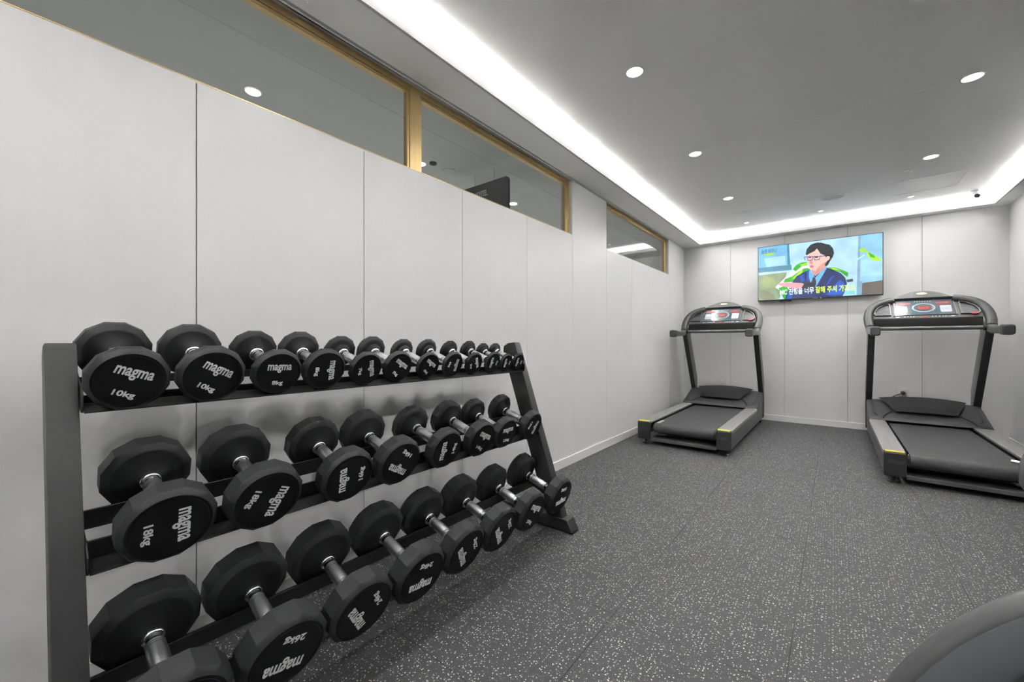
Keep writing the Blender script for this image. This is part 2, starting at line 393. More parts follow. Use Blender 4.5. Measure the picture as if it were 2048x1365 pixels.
# corridor beyond the glass
bm = BM(); X0 = -3.9
box(bm, X0, ROOM_L - .03, ROOM_F, 6.9, CEIL + .0, CEIL + .04)
box(bm, X0 - .05, X0, ROOM_F, 6.9, 0, CEIL + .04)
box(bm, X0, ROOM_L - .03, 6.9, 6.95, 0, CEIL + .04); box(bm, X0, ROOM_L - .03, ROOM_F - .05, ROOM_F, 0, CEIL + .04)
struct(obj('wall_corridor', bm, M['corr']))
bm = BM(); box(bm, ROOM_L - .105, ROOM_L - .03, W2, W3, 0, CEIL); box(bm, ROOM_L - .105, ROOM_L - .03, W4, ROOM_B + .05, 0, CEIL); box(bm, ROOM_L - .105, ROOM_L - .03, ROOM_F, W1, 0, CEIL)
box(bm, ROOM_L - .105, ROOM_L - .03, W1, W4, 0, SILL - .02); box(bm, ROOM_L - .105, ROOM_L - .035, W1, W4, SOF + .004, CEIL)
struct(obj('wall_left_core', bm, M['corr']))
o = bpy.data.objects['wall_left_core']; o.name = 'trim_8'

# ================================================================== CEILING FITTINGS
def downlight(x, y, r, label, group):
    t = thing('ceiling_downlight', label, 'ceiling light', (x, y, CEIL), group=group)
    bm = BM(); lathe(bm, [(0.0, r * 1.02), (-.004, r * 1.16), (-.006, r * 1.12), (-.006, r * 1.0), (-.002, r * .98)], 'z', 36, cap=False); obj('trim_ring', bm, M['white'], t)
    bm = BM(); lathe(bm, [(-.001, r), (-.0045, r), (-.0055, r * .9)], 'z', 36); obj('lens', bm, M['lamp_on'], t)
    return t
lab = {-0.3: 'behind the viewer', 0.9: 'just out of view above the dumbbell rack'}
G1 = 'downlights in the left row'; G2 = 'downlights in the right row'
for x, y in BIG_LIGHTS:
    if x < 0:
        l = {2.11: 'lit round ceiling downlight, largest of the left row, nearest the viewer', 3.32: 'lit round ceiling downlight in the left row, between the nearest and the furthest large ones',
             4.555: 'lit round ceiling downlight in the left row, the large one nearest the television'}.get(y, 'lit round ceiling downlight of the left row %s' % lab.get(y, ''))
        downlight(x, y, .042, l, G1)
    else:
        l = {3.30: 'lit round ceiling downlight in the right row, large, near the right edge', 4.52: 'lit round ceiling downlight in the right row, just before the ceiling hatch'}.get(y, None)
        if l is None: l = 'lit round ceiling downlight of the right row %s' % {2.10: 'beyond the right edge of view', 0.9: 'beside the viewer', -0.3: 'behind the viewer'}[y]
        downlight(x, y, .042, l, G2)
for (x, y), l in zip(SMALL_LIGHTS, ('small lit downlight by the back cove, left of the television', 'small lit downlight by the back cove, above the television', 'small lit downlight by the back cove, below the ceiling hatch')):
    downlight(x, y, .021, l, 'small downlights along the back cove')
t = thing('ceiling_speaker', 'flat round ceiling speaker with a grey grille and white rim', 'speaker', (-.016, 5.165, CEIL))
bm = BM(); lathe(bm, [(0, .098), (-.006, .098), (-.006, .086), (-.002, .086)], 'z', 40, cap=False); obj('rim', bm, M['white'], t)
bm = BM(); lathe(bm, [(-.001, .087), (-.0035, .087)], 'z', 40); obj('grille', bm, M['grille'], t)
t = thing('smoke_detector', 'small white detector with a dark centre beside the right row of downlights', 'detector', (.488, 4.795, CEIL))
bm = BM(); lathe(bm, [(0, .032), (-.006, .030), (-.012, .016), (-.014, .010)], 'z', 28); obj('cover', bm, M['white'], t)
bm = BM(); lathe(bm, [(-.010, .011), (-.018, .007)], 'z', 20); obj('sensor', bm, M['grille'], t)
t = thing('access_hatch', 'white rectangular ceiling access hatch near the television wall', 'hatch', (.67, 5.28, CEIL))
bm = BM(); x0, x1, y0, y1 = -.20, .205, -.205, .205
for a in ((x0 - .012, x0, y0, y1), (x1, x1 + .012, y0, y1), (x0 - .012, x1 + .012, y0 - .010, y0), (x0 - .012, x1 + .012, y1, y1 + .010), (x0 - .035, x0 - .028, y0, y1), (x1 - .022, x1 - .016, y0 + .02, y1)):
    box(bm, a[0], a[1], a[2], a[3], -.004, 0.0, .001)
obj('frame', bm, M['white'], t)
bm = BM(); box(bm, x0 + .003, x1 - .003, y0 + .003, y1 - .003, -.0015, 0); obj('lid', bm, M['white'], t)
t = thing('security_camera', 'white dome security camera with a grey lens in the far right ceiling corner', 'camera', (1.075, 5.80, CEIL))
bm = BM(); lathe(bm, [(0, .050), (-.012, .050), (-.018, .038)], 'z', 28); obj('base', bm, M['white'], t)
bm = BM(); bmesh.ops.create_uvsphere(bm, u_segments=24, v_segments=14, radius=.042); obj('housing', bm, M['white'], t, loc=(0, -.004, -.034))
bm = BM(); lathe(bm, [(-.034, .019), (-.0435, .018), (-.0445, .012)], 'y', 24); obj('lens', bm, M['lens'], t, loc=(0, -.004, -.038), rot=(R(35), 0, R(-25)))
# corridor fittings seen through the glass
t = thing('hanging_sign', 'dark hanging corridor sign seen through the transom glass, reading HOTEL', 'sign', (-2.33, 2.565, 1.92))
bm = BM(); pts = [(-.26, 0), (.26, 0)]
rr = .03
for k in range(7):
    a = k / 6 * math.pi / 2; pts.append((.26 - rr + rr * math.cos(a), .43 - rr + rr * math.sin(a)))
for k in range(7):
    a = math.pi / 2 + k / 6 * math.pi / 2; pts.append((-.26 + rr + rr * math.cos(a), .43 - rr + rr * math.sin(a)))
prism(bm, pts, 'y', -.012, .012); obj('board', bm, M['sign'], t)
me = text_mesh('HOTEL', .066, 0.0015, 0.78, .001).copy(); me.materials.append(M['letter']); o = bpy.data.objects.new('lettering', me); COL.objects.link(o); o.parent = t; o.location = (-.045, -.0135, .323); o.rotation_euler = (R(90), 0, 0)
for sx in (-.12, .10):
    bm = BM(); tube(bm, [(sx, 0, .43), (sx, 0, .53)], .003); obj('hanger', bm, M['grille'], t)
t = thing('corridor_detector', 'small round detector on the corridor ceiling seen through glass', 'detector', (-2.545, 2.173, CEIL))
bm = BM(); lathe(bm, [(0, .03), (-.012, .028), (-.016, .015)], 'z', 24); obj('cover', bm, M['lens'], t)
t = thing('corridor_speaker', 'round flat speaker on the corridor ceiling seen through glass', 'speaker', (-2.56, 2.36, CEIL))
bm = BM(); lathe(bm, [(0, .06), (-.005, .058), (-.006, .05)], 'z', 28); obj('grille', bm, M['grille'], t)

# wall sockets
def socket(x, z, label, plug):
    t = thing('wall_socket', label, 'socket', (x, ROOM_B, z), group='sockets on the television wall')
    bm = BM(); box(bm, -.041, .041, -.010, 0, -.041, .041, .004, seg=2); obj('face_plate', bm, M['socketface'], t)
    bm = BM(); lathe(bm, [(-.0095, .022), (-.0115, .022), (-.0115, .018), (-.005, .017)], 'y', 24, cap=False); lathe(bm, [(-.0105, .0175), (-.0104, .0001)], 'y', 24, cap=False)
    for s in (-1, 1): lathe(bm, [(-.0105, .0026), (-.0112, .0026)], 'y', 10, mi=1, c=(s * .009, 0, 0))
    obj('outlet', bm, [M['white'], M['lens']], t)
    return t
socket(-1.196, .470, 'white wall socket behind the left treadmill, empty', False)
socket(.578, .448, 'white wall socket behind the right treadmill with a black plug in it', True)
t = thing('power_plug', 'black round power plug with its cord in the right-hand socket', 'plug', (.580, ROOM_B - .0115, .446))
bm = BM(); lathe(bm, [(0, .020), (-.018, .020), (-.030, .012), (-.034, .006)], 'y', 20); obj('plug_body', bm, M['plastic_d'], t)
bm = BM(); tube(bm, smooth([(0, -.028, 0), (-.03, -.034, -.014), (-.08, -.03, -.045), (-.12, -.022, -.12), (-.12, -.022, -.30), (-.10, -.04, -.43)]), .0045, 8); obj('cord', bm, M['plastic_d'], t)

# ================================================================== DUMBBELL RACK
TH = R(17.5); CT, ST = math.cos(TH), math.sin(TH)
TIER = {'T': (-1.675, .383), 'M': (-1.4805, .080), 'B': (-1.2486, -.2026)}     # middle of the two rails (along the slope), height of the resting plane
def tp(u, n): return (CT * u + ST * n, -ST * u + CT * n)                      # tier frame -> (x, z)
rack = thing('dumbbell_rack', 'black three-tier dumbbell rack standing along the left wall', 'rack', (-1.34, .98, 0))
RL = Vector((-1.34, .98, 0))
def part(name, bm, m, parent=rack, **k):
    bmesh.ops.translate(bm, vec=-RL, verts=bm.verts[:])
    return obj(name, bm, m, parent, **k)
def xf(z): return -1.119 - .3453 * (z - .05)
upr = [(xf(.055), .055), (xf(.99), .99), (xf(.997) - .006, .997), (xf(.997) - .05, .992), (xf(.99) - .085, .975), (xf(.95) - .102, .945), (xf(.055) - .102, .055)]
for ya, yb in ((.0605, .1135), (1.842, 1.894)):
    bm = BM(); prism(bm, upr, 'y', ya, yb, .004, seg=2); part('upright', bm, M['rack'])
    bm = BM(); prism(bm, [(-1.061, .008), (-1.091, .067), (-1.600, .067), (-1.625, .008)], 'y', ya - .010, yb + .008, .003); ft = part('foot', bm, M['rack'])
    bm = BM(); prism(bm, [(-1.0605, 0), (-1.0605, .008), (-1.625, .008), (-1.625, 0)], 'y', ya - .006, yb + .004)
    bmesh.ops.translate(bm, vec=-RL, verts=bm.verts[:]); obj('rubber_pad', bm, M['plastic_d'], ft)
YA, YB = .1155, 1.8405
for k, (uc, n0) in TIER.items():
    wv = .021 if k == 'T' else .050
    for s in (1, -1):
        bm = BM()
        a, b_ = uc + s * .0635, uc + s * .1135
        prism(bm, [tp(a, n0), tp(b_, n0), tp(b_, n0 - .004), tp(a - s * .004, n0 - .004), tp(a - s * .004, n0 + wv), tp(a, n0 + wv)], 'y', YA + .004, YB - .004, .0006)
        part('front_rail' if s > 0 else 'rear_rail', bm, M['rail'])
    for yy in (YA - .001, YB - .0035):
        bm = BM(); prism(bm, [tp(uc - .1135, n0 - .004), tp(uc + .095, n0 - .006), tp(uc + .112, n0 - .002), tp(uc + .1145, n0 + .012), tp(uc + .105, n0 + .038), tp(uc + .07, n0 + .05), tp(uc - .07, n0 + .05), tp(uc - .1135, n0 + .03)], 'y', yy, yy + .004, .0006)
        br = part('rail_bracket', bm, M['rail'])
        for du in (-.03, .03):
            bm = BM(); q = tp(uc + du, n0 + .022); s = 1 if yy < 1 else -1
            y0_ = yy + (.004 if s > 0 else 0)
            lathe(bm, [(0, .007), (s * .004, .007), (s * .005, .004)], 'y', 12, c=(q[0], y0_, q[1])); bmesh.ops.translate(bm, vec=-RL, verts=bm.verts[:])
            obj('bolt', bm, M['dark_chrome'], br)

# ------------------------------------------------------------------ dumbbells
RAD = {4: .051, 5: .058, 6: .062, 7: .067, 8: .074, 10: .081, 12: .080, 14: .086, 16: .091, 18: .096, 20: .0965, 22: .099, 24: .101, 26: .104}
HALF = {4: .100, 5: .103, 6: .108, 7: .113, 8: .1185, 10: .130, 12: .135, 14: .140, 16: .1485, 18: .152, 20: .151, 22: .155, 24: .159, 26: .163}
NR = 96
def ring(x, r, poly):
    out = []
    for i in range(NR):
        a = 2 * math.pi * i / NR
        d = ((a + math.pi / 12) % (math.pi / 6)) - math.pi / 12       # flat centred at a = 0, 30, ...
        rp = r * math.cos(math.pi / 12) / math.cos(d)
        rr_ = rp * poly + r * 0.985 * (1 - poly)
        out.append((x, rr_ * math.sin(a), rr_ * -math.cos(a)))
    return out
def make_dumbbell(wt):
    Rr, hf = RAD[wt], HALF[wt]; rest = Rr * math.cos(math.pi / 12)
    t = thing('dumbbell', '', 'dumbbell')
    t['rest'] = rest
    inner = .0685 + (.016 if wt < 10 else .019)
    for s in (1, -1):
        loops = [ring(.066, .0205, 0), ring(.068, .022, 0), ring(.070, .0245, 0), ring(.0735, .031, 0), ring(inner - .005, Rr * .55, 0), ring(inner - .001, Rr * .76, 0), ring(inner, Rr * .80, 0),
                 ring(inner + .0012, Rr * .83, .05), ring(inner + .0095, Rr * .99, 1), ring(inner + .0105, Rr, 1),
                 ring(hf - .0125, Rr, 1), ring(hf - .0115, Rr * .995, 1), ring(hf - .0015, Rr * .89, .08), ring(hf, Rr * .865, 0), ring(hf - .0015, Rr * .850, 0)]
        loops = [[(p[0] * s, p[1], p[2]) for p in lp] for lp in loops]
        bm = BM(); rings(bm, loops); bmesh.ops.translate(bm, vec=(0, 0, rest), verts=bm.verts[:])
        hd = obj('head', bm, [M['rubber'], M['inner_shade']], t, angle=22)
        for p in hd.data.polygons:
            if all(abs(hd.data.vertices[v].co.x) < inner + .0001 for v in p.vertices): p.material_index = 1
        bm = BM(); lathe(bm, [(s * (hf - .0028), Rr * .862), (s * (hf - .0004), Rr * .860), (s * (hf - .0002), Rr * .790), (s * (hf - .0018), Rr * .784), (s * (hf - .0018), Rr * .776), (s * (hf - .0002), Rr * .768)], 'x', 48, c=(0, 0, rest))
        obj('end_cap', bm, M['cap'], hd)
        if s > 0: t['front'] = 1
        for body, size, dy, sx, off in (('magma', Rr * .50, Rr * .15, 1, .024), ('%dkg' % wt, Rr * .24, -Rr * .50, 1, .030)):
            me = text_mesh(body, 1.0, off, 1.0, 0.0)
            xs = [v.co.x for v in me.vertices]; wdt = max(xs) - min(xs)
            want = Rr * .94 if body == 'magma' else Rr * (.11 * len(body) + .10)
            me = me.copy()
            kx = want / wdt; ky = size
            bmm = BM(); bmm.from_mesh(me)
            # front faces +x: text x -> +y, text y -> +z ; rear face mirrored
            for v in bmm.verts: v.co = Vector((0.0, v.co.x * kx * s, v.co.y * ky + dy))
            bpy.data.meshes.remove(me)
            ex = bmesh.ops.extrude_face_region(bmm, geom=bmm.faces[:])
            bmesh.ops.translate(bmm, vec=(s * .0006, 0, 0), verts=[g for g in ex['geom'] if isinstance(g, bmesh.types.BMVert)])
            lo = obj('lettering', bmm, M['letter'], hd, loc=(s * (hf - .0003), 0, rest))
    for s in (1, -1):
        bm = BM(); lathe(bm, [(s * a, b_) for a, b_ in ((.0700, .018), (.0690, .0215), (.0665, .0232), (.0635, .0230), (.0610, .0212), (.0595, .0180))], 'x', 32, c=(0, 0, rest)); obj('collar', bm, M['chrome'], t, angle=50)
    bm = BM()
    hw = .0195 if wt >= 12 else .0175
    prof = [(-.060, .0150), (-.0475, .0150), (-.047, hw - .001), (-.046, hw)]
    for g in (-.0405, -.0345): prof += [(g - .0012, hw), (g - .0010, hw - .0014), (g + .0010, hw - .0014), (g + .0012, hw)]
    prof += [(-.02, hw + .0008), (.02, hw + .0008)]
    for g in (.0345, .0405): prof += [(g - .0012, hw), (g - .0010, hw - .0014), (g + .0010, hw - .0014), (g + .0012, hw)]
    prof += [(.046, hw), (.047, hw - .001), (.0475, .0150), (.060, .0150)]
    lathe(bm, prof, 'x', 36, c=(0, 0, rest))
    h = obj('handle', bm, [M['barrel'], M['plastic_d'], M['dark_chrome']], t, angle=40)
    for p in h.data.polygons:
        xs = sorted(abs(h.data.vertices[v].co.x) for v in p.vertices)
        rs = [math.hypot(h.data.vertices[v].co.y, h.data.vertices[v].co.z - rest) for v in p.vertices]
        if xs[0] > .0470: p.material_index = 2
        elif max(rs) < hw - .0008 and xs[-1] < .045: p.material_index = 1
    return t
ROWS = {
 'T': [(10, .193, -21), (10, .362, -28), (8, .534, -2), (8, .684, -87), (7, .843, -78), (7, .984, -32), (6, 1.141, -32), (6, 1.285, -97), (5, 1.429, -66), (5, 1.567, 84), (4, 1.682, 88), (4, 1.785, 84)],
 'M': [(18, .246, -88), (18, .455, -114), (16, .697, 95), (16, .894, 149), (14, 1.125, 88), (14, 1.338, -26), (12, 1.518, 2), (12, 1.735, -113)],
 'B': [(26, .224, 160), (26, .438, 165), (24, .650, 120), (24, .860, 172), (22, 1.069, 116), (22, 1.276, 119), (20, 1.498, -27), (20, 1.744, -179)]}
TL = {'T': 'top', 'M': 'middle', 'B': 'bottom'}
SHIFT = {'T': .0, 'M': .0, 'B': .013}
TILTW = {(-21): 'slightly', }
def txt(a):
    a = a % 360
    if a < 12 or a > 348: return 'upright'
    if 12 <= a < 60: return 'tilted up to the right'
    if 300 < a <= 348: return 'sloping down to the right'
    if 60 <= a < 130: return 'reading upward'
    if 130 <= a < 240: return 'upside down'
    return 'reading downward'
proto = {}
for k, row in ROWS.items():
    uc, n0 = TIER[k]
    for i, (wt, y, ang) in enumerate(row):
        first = not (i and row[i - 1][0] == wt)
        if wt not in proto: t = proto[wt] = make_dumbbell(wt)
        else: t = copy_tree(proto[wt])
        x, z = tp(uc + SHIFT[k], n0 + .0004)
        t.location = (x, y, z); t.rotation_euler = (0, TH, 0)
        t['group'] = 'dumbbells on the %s tier' % TL[k]
        where = 'the one nearer the left upright' if first else 'the one nearer the right upright'
        t['label'] = 'black %d kg dumbbell on the %s tier, %s' % (wt, TL[k], where)
        for hd in t.children:
            if not hd.name.startswith('head'): continue
            for c in hd.children:
                if c.name.startswith('lettering'):
                    c.rotation_euler = (R(ang), 0, 0)
for o in bpy.data.objects:
    for kk in ('rest', 'front'):
        if kk in o: del o[kk]

SCREEN_SHAPES = [
 ('blue_sky', [(-0.0051,0.6894),(0.3109,0.6883),(0.3191,0.415),(-0.0007,0.4265)]),
 ('sky_hi', [(0.0696,0.5409),(0.2903,0.5524),(0.2985,0.4323),(0.0957,0.4308)]),
 ('frame', [(0.3084,0.6857),(0.3297,0.6855),(0.3436,0.3875),(0.3183,0.3855)]),
 ('frame', [(-0.0007,0.4265),(0.3558,0.4256),(0.3575,0.3643),(0.0011,0.3666)]),
 ('pale', [(0.0011,0.3646),(0.3558,0.3616),(0.3558,0.3369),(0.0037,0.3334)]),
 ('garden', [(0.0037,0.3334),(0.3068,0.3422),(0.2404,0.2394),(0.1899,0.1637),(0.2321,0.0152),(0.0064,0.0063)]),
 ('garden2', [(0.0346,0.2586),(0.0957,0.3139),(0.173,0.286),(0.1984,0.2132),(0.1559,0.1464),(0.0696,0.1737)]),
 ('garden3', [(0.017,0.1576),(0.0957,0.1309),(0.173,0.0745),(0.1815,0.0185),(0.0696,0.0105),(0.017,0.0549)]),
 ('frame_l', [(0.9775,0.6789),(0.9982,0.6792),(0.9899,0.0109),(0.9602,0.0085)]),
 ('pane_r', [(0.9996,0.6799),(1.1823,0.6845),(1.1803,0.1517),(0.9927,0.1466)]),
 ('pane_r2', [(0.9996,0.4039),(1.181,0.3988),(1.1803,0.2047),(0.9948,0.2234)]),
 ('brown', [(0.9927,0.1421),(1.0392,0.1487),(1.0931,0.1527),(1.1803,0.1623),(1.179,0.0062),(0.9886,0.011)]),
 ('frame_l', [(0.9899,0.1695),(1.0119,0.1674),(1.0051,0.0125),(0.9844,0.0113)]),
 ('frame_l', [(0.6349,0.6852),(0.6395,0.6855),(0.641,0.6482),(0.6364,0.6489)]),
 ('table', [(0.5073,0.4222),(0.5384,0.3655),(0.4043,0.2241),(0.2903,0.0958),(0.1984,0.153),(0.1882,0.1689),(0.3558,0.3468)]),
 ('leaf', [(0.368,0.37),(0.4043,0.4198),(0.4521,0.4434),(0.5088,0.4442),(0.512,0.4023),(0.4601,0.3987),(0.3962,0.3424)]),
 ('leaf2', [(0.4363,0.4161),(0.5088,0.4365),(0.5104,0.4112),(0.4601,0.4016)]),
 ('leaf', [(0.2737,0.2214),(0.2903,0.2596),(0.3639,0.2869),(0.4283,0.3389),(0.4837,0.3717),(0.5291,0.3666),(0.5384,0.327),(0.4521,0.2877),(0.372,0.2173)]),
 ('leaf2', [(0.3558,0.2483),(0.4283,0.3292),(0.468,0.3735),(0.464,0.3254),(0.4043,0.2633)]),
 ('leaf', [(0.2237,0.1559),(0.2903,0.1752),(0.3232,0.1427),(0.315,0.0642),(0.2903,0.0064),(0.2779,0.0072),(0.282,0.0964)]),
 ('leaf', [(0.7017,0.3565),(0.7717,0.3466),(0.8511,0.3025),(0.8902,0.2752),(0.8852,0.227),(0.8582,0.2463),(0.8224,0.2871),(0.7497,0.3182)]),
 ('leaf2', [(0.7276,0.3479),(0.7717,0.341),(0.8224,0.3056),(0.757,0.3221)]),
 ('leaf2', [(0.9844,0.5219),(1.0222,0.5409),(1.0595,0.4906),(1.1064,0.4511),(1.1692,0.3914),(1.1646,0.3699),(1.0931,0.3921),(1.0595,0.4323),(1.0392,0.4979),(0.9913,0.4937)]),
 ('leaf', [(1.0595,0.4861),(1.1064,0.4484),(1.1197,0.4155),(1.0797,0.4252)]),
 ('stemw', [(0.9637,0.4193),(1.0256,0.4637),(1.031,0.454),(0.9692,0.4095)]),
 ('monitor', [(0.8725,0.1943),(0.9289,0.2026),(0.9324,0.1703),(0.8796,0.166)]),
 ('navy', [(0.2903,0.0114),(0.3027,0.075),(0.3558,0.1991),(0.4043,0.2828),(0.4759,0.3241),(0.5369,0.3484),(0.5616,0.267),(0.6076,0.2051),(0.6905,0.3578),(0.7276,0.3272),(0.8224,0.2778),(0.8618,0.2229),(0.8782,0.1523),(0.8582,0.0526),(0.8382,0.0125),(0.2944,0.0032)]),
 ('royal', [(0.4363,0.2796),(0.4759,0.3047),(0.4837,0.2167),(0.4521,0.2099)]),
 ('royal', [(0.5073,0.3304),(0.5307,0.3375),(0.5369,0.2695),(0.5229,0.2131),(0.5073,0.2338)]),
 ('royal', [(0.6681,0.1617),(0.7497,0.2574),(0.7644,0.2466),(0.6831,0.1226)]),
 ('royal', [(0.6831,0.0376),(0.8152,0.2043),(0.8582,0.1541),(0.8368,0.0265),(0.7497,0.0253)]),
 ('royal', [(0.3027,0.0106),(0.3232,0.0933),(0.3639,0.0902),(0.3558,0.0042)]),
 ('navy2', [(0.7128,0.233),(0.735,0.2589),(0.6681,0.1049),(0.6455,0.0972)]),
 ('shirt', [(0.5291,0.3454),(0.5462,0.3214),(0.5885,0.2499),(0.6831,0.3605),(0.6965,0.3477),(0.6114,0.1714),(0.5908,0.1351),(0.5655,0.2235),(0.54,0.1903),(0.5275,0.2704)]),
 ('tie', [(0.5639,0.2524),(0.5847,0.2551),(0.5962,0.2062),(0.5962,0.1585),(0.577,0.1487),(0.5562,0.208)]),
 ('skin2', [(0.5462,0.3598),(0.6831,0.3869),(0.6845,0.349),(0.5885,0.2643),(0.5524,0.3159)]),
 ('skin', [(0.5034,0.5338),(0.5213,0.4446),(0.5291,0.3762),(0.5462,0.3502),(0.5847,0.3268),(0.638,0.3334),(0.6845,0.3773),(0.692,0.4613),(0.6831,0.5097),(0.638,0.5442),(0.5847,0.5726),(0.5229,0.5408)]),
 ('skin', [(0.5229,0.536),(0.5616,0.5835),(0.6076,0.6104),(0.6531,0.5895),(0.6845,0.5),(0.638,0.5062)]),
 ('skin2', [(0.638,0.3923),(0.6845,0.4245),(0.6845,0.3754),(0.638,0.3334),(0.5923,0.3269),(0.6076,0.3577)]),
 ('skin', [(0.6905,0.4823),(0.7202,0.4953),(0.7291,0.466),(0.7017,0.4205),(0.6875,0.4336)]),
 ('lip', [(0.5322,0.3932),(0.5539,0.4022),(0.5785,0.3849),(0.5616,0.3648),(0.5415,0.3729)]),
 ('skin2', [(0.5369,0.4667),(0.5539,0.4598),(0.5508,0.4217),(0.5655,0.4152),(0.5462,0.4108),(0.5322,0.424)]),
 ('eye', [(0.5213,0.5005),(0.55,0.5006),(0.5493,0.4873),(0.5229,0.4887)]),
 ('eye', [(0.5808,0.4947),(0.6137,0.4952),(0.6122,0.4811),(0.5831,0.4819)]),
 ('glass', [(0.4798,0.5098),(0.638,0.5005),(0.638,0.4929),(0.4798,0.502)]),
 ('glass', [(0.638,0.5005),(0.6845,0.5),(0.6845,0.4915),(0.638,0.492)]),
 ('glass', [(0.5065,0.5063),(0.512,0.5056),(0.5198,0.4583),(0.5135,0.4591)]),
 ('glass', [(0.5135,0.4648),(0.5585,0.463),(0.557,0.4556),(0.5135,0.4571)]),
 ('glass', [(0.5616,0.501),(0.5678,0.5002),(0.5601,0.4552),(0.5547,0.4578)]),
 ('glass', [(0.5709,0.496),(0.5762,0.4962),(0.5831,0.4561),(0.5778,0.4549)]),
 ('glass', [(0.5778,0.4606),(0.6258,0.4603),(0.6258,0.4527),(0.5778,0.4539)]),
 ('glass', [(0.6334,0.4992),(0.6387,0.4985),(0.6289,0.4523),(0.6236,0.4558)]),
 ('glass', [(0.4798,0.5078),(0.4861,0.508),(0.4932,0.4674),(0.4869,0.4653)]),
 ('hair', [(0.4955,0.5397),(0.5057,0.5962),(0.5446,0.6455),(0.6038,0.6634),(0.6455,0.6542),(0.6868,0.6318),(0.7217,0.6191),(0.7512,0.5754),(0.7629,0.5176),(0.7512,0.4725),(0.7217,0.4181),(0.7069,0.3841),(0.6845,0.366),(0.6793,0.3968),(0.6965,0.4278),(0.7291,0.4584),(0.7239,0.4948),(0.7017,0.4912),(0.6875,0.4713),(0.6801,0.4987),(0.638,0.5252),(0.6038,0.5918),(0.5808,0.5636),(0.5229,0.536),(0.5057,0.5219)]),
 ('skin3', [(0.2169,0.2115),(0.2903,0.2199),(0.3558,0.2109),(0.4601,0.1946),(0.4798,0.1831),(0.4561,0.1396),(0.4043,0.1341),(0.3395,0.1493),(0.2571,0.1731),(0.222,0.1931)]),
 ('sleeve', [(0.4798,0.1831),(0.5229,0.2034),(0.5847,0.169),(0.5616,0.1279),(0.4537,0.1349)]),
 ('tealobj', [(0.8582,0.0711),(0.9428,0.069),(0.9498,0.0229),(0.8511,0.0209)]),
 ('yg', [(0.0679,0.5973),(0.1087,0.6009),(0.1772,0.5996),(0.1772,0.5755),(0.1216,0.5748),(0.0696,0.5776)]),
]

# ================================================================== TREADMILLS
def cplane(x, v, off=0.0):      # console plane: leans 45 degrees; off = towards the runner
    k = math.sqrt(.5)
    return (x, 1.5 + v * k - off * k, 1.10 + v * k + off * k)
def plate(bm, pts, off0, off1, mi=0, bev=0):
    v0 = [bm.verts.new(cplane(x, v, off0)) for x, v in pts]; v1 = [bm.verts.new(cplane(x, v, off1)) for x, v in pts]
    n = len(pts); fs = [bm.faces.new(v0), bm.faces.new(v1[::-1])]
    for i in range(n): fs.append(bm.faces.new([v0[i], v0[(i + 1) % n], v1[(i + 1) % n], v1[i]]))
    for f in fs: f.material_index = mi
    if bev:
        bmesh.ops.recalc_face_normals(bm, faces=fs)
        r = bmesh.ops.bevel(bm, geom=list({e for f in fs for e in f.edges}), offset=bev, segments=2, affect='EDGES')
        for f in r['faces']: f.material_index = mi
def ell(cx_, cv, a, b, n=28, a0=0, a1=360): return [(cx_ + a * math.cos(R(a0 + (a1 - a0) * i / n)), cv + b * math.sin(R(a0 + (a1 - a0) * i / n))) for i in range(n + (a1 - a0 < 360))]
def ringplate(bm, outer, inner, o0, o1, mi=0):
    n = len(outer); A = [bm.verts.new(cplane(*p, o1)) for p in outer]; B = [bm.verts.new(cplane(*p, o1)) for p in inner]
    C = [bm.verts.new(cplane(*p, o0)) for p in outer]; D = [bm.verts.new(cplane(*p, o0)) for p in inner]
    for i in range(n):
        j = (i + 1) % n
        for q in ((A[i], A[j], B[j], B[i]), (A[i], C[i], C[j], A[j]), (B[i], B[j], D[j], D[i]), (C[i], D[i], D[j], C[j])):
            bm.faces.new(q).material_index = mi
SEG = {'0': 'abcdef', '1': 'bc', '2': 'abdeg', '3': 'abcdg', '5': 'acdfg', '-': 'g'}
def digits(bm, s, x, v, w_, h, off):
    th = .14 * w_ * 1.6
    for ch in s:
        g = {'a': (x, x + w_, v + h - th, v + h), 'd': (x, x + w_, v, v + th), 'g': (x, x + w_, v + h / 2 - th / 2, v + h / 2 + th / 2),
             'f': (x, x + th, v + h / 2, v + h), 'e': (x, x + th, v, v + h / 2), 'b': (x + w_ - th, x + w_, v + h / 2, v + h), 'c': (x + w_ - th, x + w_, v, v + h / 2)}
        for q in SEG[ch]:
            a, b_, c, d = g[q]; plate(bm, [(a, c), (b_, c), (b_, d), (a, d)], off, off + .0004)
        x += w_ * 1.45
